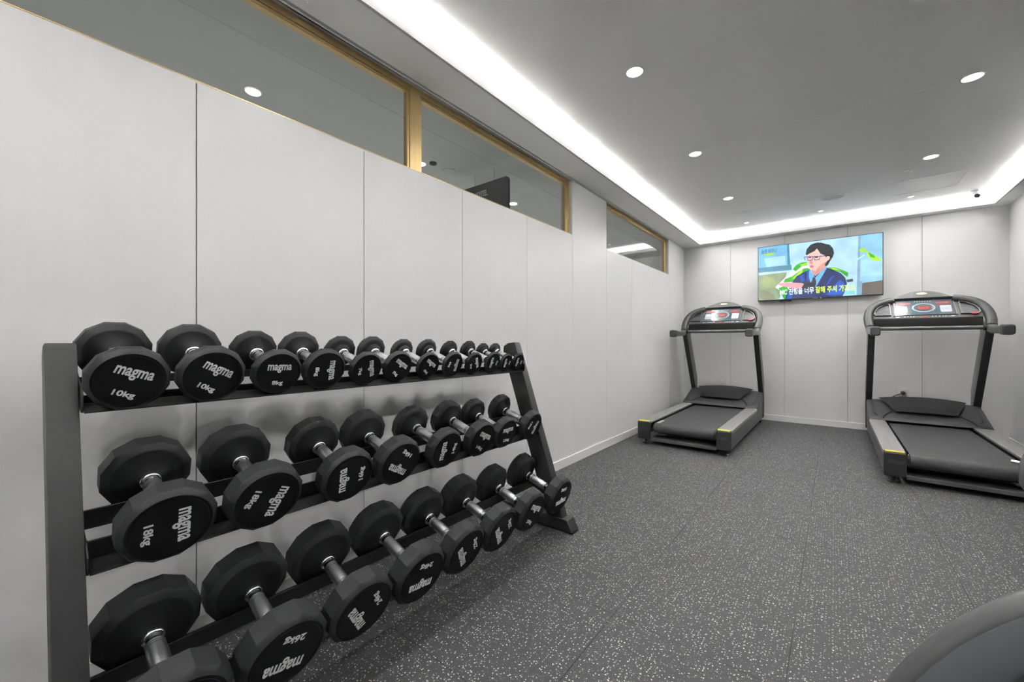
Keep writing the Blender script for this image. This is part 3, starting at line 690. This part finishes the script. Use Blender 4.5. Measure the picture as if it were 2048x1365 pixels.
def make_treadmill():
    t = thing('treadmill', '', 'treadmill', group='treadmills facing the television wall')
    # side frames and decks
    for s in (-1, 1):
        bm = BM()
        prism(bm, [(.03, .062), (2.0, .052), (2.03, .06), (2.03, .225), (2.0, .30), (1.86, .33), (1.52, .226), (.03, .206)], 'x', s * .385, s * .409, .003)
        fr = obj('side_frame', bm, M['metal_paint'], t)
        bm = BM()
        prism(bm, [(s * .292, .206), (s * .292, .2235), (s * .300, .2265), (s * .404, .2265), (s * .412, .222), (s * .412, .196), (s * .406, .196), (s * .406, .206)], 'y', .034, 1.54, .001)
        for i in range(6):
            xx = .312 + i * .0155; x0_, x1_ = sorted((s * xx, s * (xx + .006))); box(bm, x0_, x1_, .036, 1.53, .2262, .2278)
        obj('foot_rail', bm, M['alu'], t)
        bm = BM()
        box(bm, min(s * .292, s * .411), max(s * .292, s * .411), -.012, .036, .054, .222, .012, seg=3)
        pod = obj('end_cap', bm, M['plastic_d'], t)
        pod.data.materials.clear(); pod.data.materials.append(M['plastic_p'])
        bm = BM(); box(bm, min(s * .302, s * .402), max(s * .302, s * .402), -.004, .040, .2225, .2290, .001); obj('yellow_stripe', bm, M['yellow'], pod)
        bm = BM(); lathe(bm, [(-.0135, .0085), (-.0122, .0085)], 'y', 14, c=(s * .322, 0, .145))
        obj('screw_hole', bm, M['bezel'], pod)
        bm = BM()
        for i in range(3):
            tube(bm, smooth([(s * .345 - .045, -.0125, .168 - i * .010), (s * .345 - .015, -.0128, .172 - i * .010), (s * .345 + .01, -.0128, .164 - i * .010), (s * .345 + .04, -.0125, .170 - i * .010)]), .0016, 6)
        obj('embossed_logo', bm, M['plastic'], pod)
        # levelling feet and front wheels
        bm = BM(); lathe(bm, [(0, .034), (.006, .034), (.013, .026), (.015, .009), (.060, .009), (.062, .011)], 'z', 24, c=(s * .352, .062, 0)); obj('levelling_foot', bm, M['plastic_d'], t)
        bm = BM(); lathe(bm, [(-.012, .028), (-.010, .034), (.010, .034), (.012, .028)], 'x', 26, c=(s * .386, 1.93, .034)); obj('wheel', bm, M['plastic_d'], t)
        # uprights
        bm = BM()
        prism(bm, [(1.957, .345), (1.530, 1.085), (1.545, 1.115), (1.70, 1.115), (1.716, 1.06), (2.034, .52), (2.034, .062), (1.957, .062)], 'x', s * .392 - .027, s * .392 + .027, .004, seg=2)
        up = obj('upright', bm, [M['metal_paint'], M['plastic_d']], t)
        for p in up.data.polygons:
            if p.normal.y < -.5: p.material_index = 1  # runner-side faces go darker: their shade is put into the colour
        # handlebar
        bm = BM()
        pth = smooth([(s * .402, 1.60, 1.165), (s * .404, 1.545, 1.130), (s * .402, 1.46, 1.105), (s * .397, 1.34, 1.098), (s * .394, 1.20, 1.100), (s * .393, 1.10, 1.100)], 4)
        n_ = len(pth); sweep(bm, pth, [.033] * n_, [.046 - .018 * min(1, i / (n_ * .45)) + .010 * max(0, (i / n_ - .6)) / .4 for i in range(n_)], 20, 3.2)
        hb = obj('handlebar', bm, M['metal_paint'], t)
        bm = BM(); sweep(bm, [(s * .393, 1.115, 1.100), (s * .393, 1.105, 1.099), (s * .393, 1.06, 1.097), (s * .393, 1.035, 1.096), (s * .393, 1.026, 1.096)], [.034, .037, .037, .035, .028], [.040, .043, .043, .040, .032], 24, 4.5)
        obj('hand_grip', bm, M['plastic'], hb)
    # belt, deck, roller
    bm = BM(); pr = []
    for i in range(13):
        a = R(90 + 180 * i / 12); pr.append((.088 + .046 * math.cos(a), .158 + .046 * math.sin(a)))
    pr += [(1.75, .125), (1.75, .204)]
    prism(bm, pr, 'x', -.268, .268); obj('running_belt', bm, M['belt'], t, angle=40)
    for s in (-1, 1):
        bm = BM(); lathe(bm, [(s * .2682, .030), (s * .272, .046), (s * .274, .044), (s * .2915, .012)], 'x', 28, c=(0, .088, .158)); obj('roller_end', bm, M['alu'], t)
    bm = BM(); box(bm, -.291, .291, .02, .20, .058, .062); box(bm, -.291, .291, .012, .02, .040, .066, .001); obj('rear_crossbar', bm, M['metal_paint'], t)
    bm = BM(); box(bm, -.29, .29, .22, 1.98, .075, .112, .003); obj('deck', bm, M['plastic_d'], t)
    # motor cover
    prof = [(1.500, .226), (1.506, .243), (1.53, .252), (1.60, .276), (1.68, .300), (1.78, .336), (1.88, .366), (1.95, .378), (2.0, .374), (2.028, .345), (2.03, .10)]
    xsn = [-.412, -.408, -.38, -.30, -.2, -.1, 0, .1, .2, .3, .38, .408, .412]
    bm = BM(); grid = []
    for x in xsn:
        e = abs(x) / .412
        drop = .0 if e < .95 else (.006 if e < .995 else .018)
        crown = .014 * (1 - e * e)
        grid.append([bm.verts.new((x, y, z + (crown * min(1, max(0, (y - 1.5) / .2)) if z > .2 else 0) - (drop if z > .2 else 0))) for y, z in prof])
    for a, b_ in zip(grid, grid[1:]):
        for j in range(len(prof) - 1): bm.faces.new([a[j], a[j + 1], b_[j + 1], b_[j]])
    for side in (grid[0], grid[-1]):
        f = side[:]; low = bm.verts.new((f[0].co.x, 1.5, .10)); bm.faces.new(f + [low])
    cover = obj('motor_cover', bm, M['plastic'], t, angle=50)
    # raised bonnet on the cover
    bm = BM(); G = []
    for j in range(9):
        v = j / 8; row_ = []
        for i in range(15):
            u = -1 + 2 * i / 14
            wdt = .215 + (.320 - .215) * v ** .85
            y = 1.615 + .315 * v - .035 * (1 - u * u) * (1 - v) + .0 * u
            z = .318 + .087 * v + .028 * (1 - u * u) * (.3 + .7 * v) + .014 * math.sin(math.pi * v) - (.010 if j == 0 else 0)
            row_.append(bm.verts.new((u * wdt, y, z)))
        G.append(row_)
    for j in range(8):
        for i in range(14): bm.faces.new([G[j][i], G[j][i + 1], G[j + 1][i + 1], G[j + 1][i]])
    r_ = bmesh.ops.solidify(bm, geom=bm.faces[:], thickness=.022)
    obj('bonnet', bm, M['plastic'], cover, angle=40)
    for s in (-1, 1):
        bm = BM(); tube(bm, smooth([(s * .372, 1.86, .362), (s * .372, 1.70, .312), (s * .366, 1.60, .284), (s * .35, 1.56, .268)]), .004, 8); obj('cover_ridge', bm, M['plastic'], cover)
        bm = BM(); tube(bm, smooth([(s * .23, 1.66, .303), (s * .27, 1.60, .285), (s * .30, 1.54, .266), (s * .31, 1.503, .247)]), .0030, 8); obj('cover_seam', bm, M['bezel'], cover)
    # console
    half = [(.402, .055), (.412, .13), (.414, .20), (.404, .275), (.378, .345), (.335, .395), (.28, .425), (.21, .450)]
    for s in (-1, 1):
        pth = smooth([cplane(s * x, v, .0) for x, v in half], 4)
        upv = Vector((0, -1, 1)).normalized()
        bm = BM(); n_ = len(pth); sweep(bm, pth, [.036] * n_, [.038] * n_, 22, 2.5, upv); obj('console_arm', bm, M['plastic'], t, angle=60)
    body = [(-.37, .17), (.37, .17), (.385, .26), (.36, .33), (.31, .39), (.23, .43), (.215, .47), (-.215, .47), (-.23, .43), (-.31, .39), (-.36, .33), (-.385, .26)]
    bm = BM(); plate(bm, body, -.045, .0, bev=.003); con = obj('console', bm, M['plastic'], t, angle=40)
    bm = BM(); prism(bm, [(1.622, 1.232), (1.612, 1.222), (1.590, 1.150), (1.60, 1.142), (1.68, 1.142), (1.70, 1.232)], 'x', -.368, .368, .004); obj('console_front_edge', bm, M['plastic_k'], t)
    # cowl
    arch = [(-.222, .452)] + [(x, .452 + .115 * (1 - (x / .222) ** 2)) for x in [-.222 + .444 * i / 20 for i in range(1, 20)]] + [(.222, .452)]
    arch = [(-.222, .448), (.222, .448)] + arch[::-1][:]
    bm = BM(); plate(bm, arch, -.04, .026, bev=.009); obj('console_cowl', bm, M['plastic'], t, angle=50)
    bm = BM(); plate(bm, ell(0, .513, .040, .014), .024, .030, bev=.001); obj('emblem', bm, M['emblem'], t)
    # display
    bm = BM(); plate(bm, [(-.205, .222), (.205, .222), (.205, .236), (.198, .440), (.192, .446), (-.192, .446), (-.198, .440), (-.205, .236)], 0, .006, bev=.002); dp = obj('display_panel', bm, M['panelface'], con)
    for s in (-1, 1):
        bm = BM(); plate(bm, [(s * .208, .215), (s * .220, .215), (s * .213, .452), (s * .201, .452)], 0, .010, bev=.002); obj('display_frame', bm, M['metal_paint'], con)
    bm = BM(); ringplate(bm, ell(0, .325, .082, .066), ell(0, .325, .070, .054), .006, .0075); obj('gauge_ring', bm, M['ringblue'], con)
    bm = BM(); plate(bm, ell(0, .325, .050, .035), .006, .0072); plate(bm, [(.088, .372), (.190, .372), (.188, .408), (.086, .408)], .006, .0072); plate(bm, [(-.190, .372), (-.088, .372), (-.086, .408), (-.188, .408)], .006, .0072)
    obj('display_window', bm, M['led_window'], con)
    bm = BM(); digits(bm, '000', -.033, .311, .017, .028, .0073); digits(bm, '0000', .093, .379, .014, .022, .0073); digits(bm, '0000', -.181, .379, .014, .022, .0073)
    ringplate(bm, ell(0, .325, .064, .048, 12, -40, 50) + ell(0, .325, .060, .044, 12, 50, -40) if False else ell(.060, .325, .004, .018), ell(.060, .325, .002, .010), .0072, .0078)
    obj('led_digits', bm, M['led'], con)
    bm = BM()
    for x0_, x1_ in ((-.190, -.115), (.112, .188)): plate(bm, [(x0_ + .006, .256), (x1_ - .006, .256), (x1_, .264), (x1_, .346), (x1_ - .006, .352), (x0_ + .006, .352), (x0_, .346), (x0_, .264)], .006, .0072)
    obj('sticker', bm, M['sticker'], con)
    bm = BM()
    for i in range(6): plate(bm, [(.124 + i * .009, .292), (.130 + i * .009, .292), (.130 + i * .009, .316), (.124 + i * .009, .316)], .0072, .0078)
    for i in range(4): plate(bm, [(-.183, .276 + i * .018), (-.125, .276 + i * .018), (-.125, .281 + i * .018), (-.183, .281 + i * .018)], .0072, .0078)
    obj('sticker_print', bm, M['ringblue'], con)
    bm = BM()
    for i in range(7): plate(bm, ell(-.055 + i * .018, .418, .0055, .0045, 10), .006, .0070)
    for x in (-.140, -.118, -.098, -.078, .052, .074, .098, .122, .140): plate(bm, ell(x, .203, .0065, .0045, 10), 0, .0016)
    obj('button_row', bm, M['sticker'], con)
    bm = BM(); plate(bm, ell(0, .204, .019, .008, 16), 0, .0025); obj('stop_key', bm, M['red'], con)
    bm = BM(); plate(bm, ell(-.195, .203, .017, .007, 16), 0, .0020); obj('blue_key', bm, M['blue'], con)
    bm = BM(); plate(bm, ell(.185, .203, .016, .006, 16), 0, .0020); obj('green_key', bm, M['greenprint'], con)
    for s in (-1, 1):
        out_ = [(.238, .225), (.352, .225), (.366, .245), (.362, .290), (.338, .345), (.295, .385), (.252, .405), (.238, .395)]
        inn = [(.247, .233), (.346, .233), (.356, .250), (.352, .288), (.330, .338), (.290, .375), (.256, .392), (.247, .386)]
        bm = BM(); ringplate(bm, [(s * x, v) for x, v in out_], [(s * x, v) for x, v in inn], -.01, .012); hold = obj('cup_holder', bm, M['metal_paint'], con)
        bm = BM(); plate(bm, [(s * x, v) for x, v in inn], .0, .0008); obj('holder_recess', bm, M['bezel'], hold if False else con)
        bm = BM(); plate(bm, [(s * x, .233 + (v - .233) * .55) for x, v in inn], .0008, .006, bev=.002); obj('holder_floor', bm, M['plastic'], con)
    bm = BM(); plate(bm, ell(.325, .222, .026, .012, 20), .004, .014, bev=.002); obj('emergency_stop', bm, M['red'], con)
    # crossbar between the handlebars
    bm = BM(); tube(bm, [(-.372, 1.535, 1.128), (.372, 1.535, 1.128)], .019, 18); obj('crossbar', bm, M['metal_paint'], t)
    for s in (-1, 1):
        bm = BM(); lathe(bm, [(s * .350, .021), (s * .352, .026), (s * .372, .026), (s * .374, .021)], 'x', 22, c=(0, 1.535, 1.128)); obj('bar_clamp', bm, M['plastic_d'], t)
    return t
tm = make_treadmill(); tm.location = (-1.107, 3.905, 0)
tm['label'] = 'dark grey treadmill in the left corner, left of the television'
tm2 = copy_tree(tm); tm2.location = (.684, 3.905, 0)
tm2['label'] = 'dark grey treadmill by the right wall, partly cut by the right edge'
# printed mark on the belt of the left treadmill only
bl = [c for c in tm.children if c.name.startswith('running_belt')][0]
bm = BM(); random.seed(3)
for i in range(6):
    y0_ = .10 + i * .028
    box(bm, -.262, -.232 + random.uniform(-.004, .004), y0_, y0_ + .018, .2040, .2046)
obj('belt_print', bm, M['sticker'], bl)
bl2 = [c for c in tm2.children if c.name.startswith('running_belt')][0]

# ================================================================== TELEVISION
TVX, TVZ, TVW, TVH = -.7665, 1.5135, 1.186, .6885
TVY = 6.005
tv = thing('television', 'wide flat television on the back wall showing a man in glasses', 'television', (TVX + TVW / 2, ROOM_B, TVZ))
def tvp(p, d=0.0): return (p[0] - TVW / 2, TVY - ROOM_B - d, p[1])
bm = BM(); box(bm, -TVW / 2, TVW / 2, TVY - ROOM_B, -.045, 0, TVH, .003)
box(bm, -TVW / 2 + .2, TVW / 2 - .2, -.047, -.020, .08, TVH - .2, .004); obj('cabinet', bm, M['bezel_edge'], tv)
bm = BM(); box(bm, -.2, .2, -.022, -.0005, .15, .45, .002); obj('wall_bracket', bm, M['bezel'], tv)
TC = {'blue_sky': (120, 185, 225), 'sky_hi': (165, 208, 238), 'frame': (80, 135, 160), 'pale': (178, 203, 212), 'garden': (135, 155, 125), 'garden2': (150, 165, 110), 'garden3': (125, 130, 105),
      'frame_l': (120, 158, 182), 'pane_r': (135, 188, 218), 'pane_r2': (150, 200, 225), 'brown': (98, 92, 84), 'table': (215, 222, 242), 'leaf': (50, 165, 35), 'leaf2': (165, 225, 40), 'stemw': (190, 235, 225),
      'monitor': (45, 75, 75), 'navy': (22, 38, 92), 'navy2': (24, 24, 52), 'royal': (22, 78, 180), 'shirt': (100, 170, 240), 'tie': (48, 44, 52), 'skin': (226, 180, 170), 'skin2': (196, 142, 134), 'skin3': (222, 152, 160),
      'lip': (190, 105, 125), 'eye': (70, 60, 80), 'glass': (42, 58, 105), 'hair': (36, 44, 48), 'sleeve': (34, 32, 44), 'tealobj': (120, 190, 200), 'yg': (170, 215, 60), 'wall': (168, 205, 238), 'white': (222, 238, 252), 'lime': (205, 245, 50), 'ink': (30, 50, 80)}
def emis(name, c, s=0.92):
    m = bpy.data.materials.new('screen_' + name); m.use_nodes = True; b = m.node_tree.nodes['Principled BSDF']
    b.inputs['Base Color'].default_value = (.01, .01, .01, 1); b.inputs['Roughness'].default_value = .25
    b.inputs['Emission Strength'].default_value = s * 0.30
    l = lin(c); n = m.node_tree.nodes.new('ShaderNodeTexNoise'); n.inputs['Scale'].default_value = 9; n.inputs['Detail'].default_value = 3
    tc = m.node_tree.nodes.new('ShaderNodeTexCoord'); m.node_tree.links.new(tc.outputs['Object'], n.inputs['Vector'])
    mx = m.node_tree.nodes.new('ShaderNodeMix'); mx.data_type = 'RGBA'
    k = .16 if name in ('white', 'lime', 'skin', 'glass', 'eye') else .35
    mx.inputs[6].default_value = tuple(v * (1 - k) for v in l) + (1,); mx.inputs[7].default_value = tuple(min(1, v * (1 + k)) for v in l) + (1,)
    m.node_tree.links.new(n.outputs['Fac'], mx.inputs[0]); m.node_tree.links.new(mx.outputs[2], b.inputs['Emission Color'])
    return m
names = []
bm = BM()
def mid(n):
    if n not in names: names.append(n)
    return names.index(n)
f = bm.faces.new([bm.verts.new(tvp(p, .0006)) for p in ((.007, .013), (TVW - .007, .013), (TVW - .007, TVH - .006), (.007, TVH - .006))]); f.material_index = mid('wall')
d_ = .0006
for n_, pts in SCREEN_SHAPES:
    d_ += .00003
    pts = [(min(max(p[0], .007), TVW - .007), min(max(p[1], .013), TVH - .006)) for p in pts]
    f = bm.faces.new([bm.verts.new(tvp(p, d_)) for p in pts]); f.material_index = mid(n_)
    if f.normal.y > 0: f.normal_flip()
bmesh.ops.triangulate(bm, faces=bm.faces[:])
scr = obj('screen', bm, [emis(n, TC[n]) for n in names], tv, recalc=False)
for p in scr.data.polygons: p.use_smooth = False
def tvtext(s, x0, x1, zb, h, m, name, shear=0, off=.02):
    me = text_mesh(s, 1.0, off, 1.0, 0.0, shear, 'LEFT').copy(); xs = [v.co.x for v in me.vertices]; ys = [v.co.y for v in me.vertices]
    if not xs: return
    a, b_ = min(xs), max(xs); c, d = min(ys), max(ys)
    for v in me.vertices:
        v.co = Vector(tvp((x0 + (v.co.x - a) / (b_ - a) * (x1 - x0), zb + (v.co.y - c) / (d - c) * h), .0030))
    me.materials.append(m); o = bpy.data.objects.new(name, me); COL.objects.link(o); o.parent = scr
mw, ml, mi_ = emis('white', TC['white'], 1.0), emis('lime', TC['lime'], 1.0), emis('ink', TC['ink'])
tvtext('MC 진행을 너무', .238, .575, .062, .078, mw, 'caption_white')
tvtext('잘해 주셔 가지고', .590, .945, .062, .078, ml, 'caption_green')
tvtext('놀면 뭐하니', .040, .205, .600, .055, mi_, 'programme_title', .2, 0)
bm = BM(); box(bm, -TVW / 2 + .232, -TVW / 2 + .355, TVY - ROOM_B + .004, -.05, -.018, .0, .004); obj('infrared_receiver', bm, M['bezel'], tv)
bm = BM(); lathe(bm, [(-.0010, .006), (-.0002, .006)], 'y', 14, c=(-TVW / 2 + .640, TVY - ROOM_B, .0065)); box(bm, -TVW / 2 + .560, -TVW / 2 + .610, TVY - ROOM_B - .001, TVY - ROOM_B, .004, .008)
obj('maker_mark', bm, M['sticker'], tv)

# ================================================================== MACHINES AT THE RIGHT EDGE
t = thing('exercise_machine', 'large curved grey machine housing rising at the lower right corner', 'exercise machine', (.42, .60, 0))
Rw = .41; cz = .458
bm = BM()
lathe(bm, [(.10, .25), (.09, Rw - .10), (.065, Rw - .05), (.045, Rw - .018), (.026, Rw - .004), (.012, Rw), (.007, Rw - .001), (.003, Rw - .004), (.0005, Rw - .009), (0.0, Rw - .0105)], 'y', 128, c=(0, 0, cz)); obj('housing', bm, M['vinyl'], t, angle=60)
bm = BM(); lathe(bm, [(.012, Rw - .0105), (-.001, Rw - .012), (-.004, Rw - .020), (-.005, Rw - .040), (-.001, Rw - .054), (.02, Rw - .060)], 'y', 128, cap=False, c=(0, 0, cz)); obj('rim_shell', bm, M['shell'], t, angle=60)
bm = BM(); lathe(bm, [(.018, Rw - .054), (.022, .18), (.010, .12), (.004, .05), (.004, .0001)], 'y', 96, cap=False, c=(0, 0, cz)); obj('centre_cover', bm, M['navyshell'], t)
bm = BM(); sweep(bm, [(-.10, .07, .03), (.30, .07, .03), (.76, .07, .03)], .035, .028, 16, 5); sweep(bm, [(.66, -.12, .02), (.66, .28, .02)], .03, .018, 16, 5); obj('base', bm, M['metal_paint'], t)
bm = BM(); tube(bm, smooth([(.28, .08, .62), (.52, .08, .80), (.66, .08, 1.05), (.72, .08, 1.32)]), .026, 16); obj('mast', bm, M['metal_paint'], t)
bm = BM(); box(bm, .66, .78, -.10, .26, 1.28, 1.46, .02, seg=3); obj('console', bm, M['plastic'], t)
t = thing('padded_seat', 'dark grey rounded padded seat peeking in at the right edge, chrome bolt beside it', 'exercise seat', (.44, 1.13, 0))
bm = BM()
lp = []
for z, k in ((.700, .55), (.704, .80), (.716, .93), (.740, 1.0), (.775, 1.0), (.808, .95), (.826, .84), (.834, .62)):
    l = []
    for i in range(36):
        a = 2 * math.pi * i / 36
        l.append((.178 * k * math.copysign(abs(math.cos(a)) ** .85, math.cos(a)), .135 * k * math.copysign(abs(math.sin(a)) ** .85, math.sin(a)), z))
    lp.append(l)
rings(bm, lp); obj('cushion', bm, M['vinyl'], t, angle=60)
bm = BM(); tube(bm, [(.15, 0, .03), (.05, 0, .70)], .028, 20); obj('seat_post', bm, M['chrome'], t)
bm = BM(); box(bm, .10, .50, -.24, -.18, 0, .035, .006); box(bm, .10, .50, .18, .24, 0, .035, .006); box(bm, .12, .18, -.19, .19, .002, .04, .006); obj('base', bm, M['metal_paint'], t)
bm = BM(); tube(bm, [(-.14, .03, .775), (-.184, .035, .778)], .0032, 12); obj('bolt', bm, M['chrome'], t)
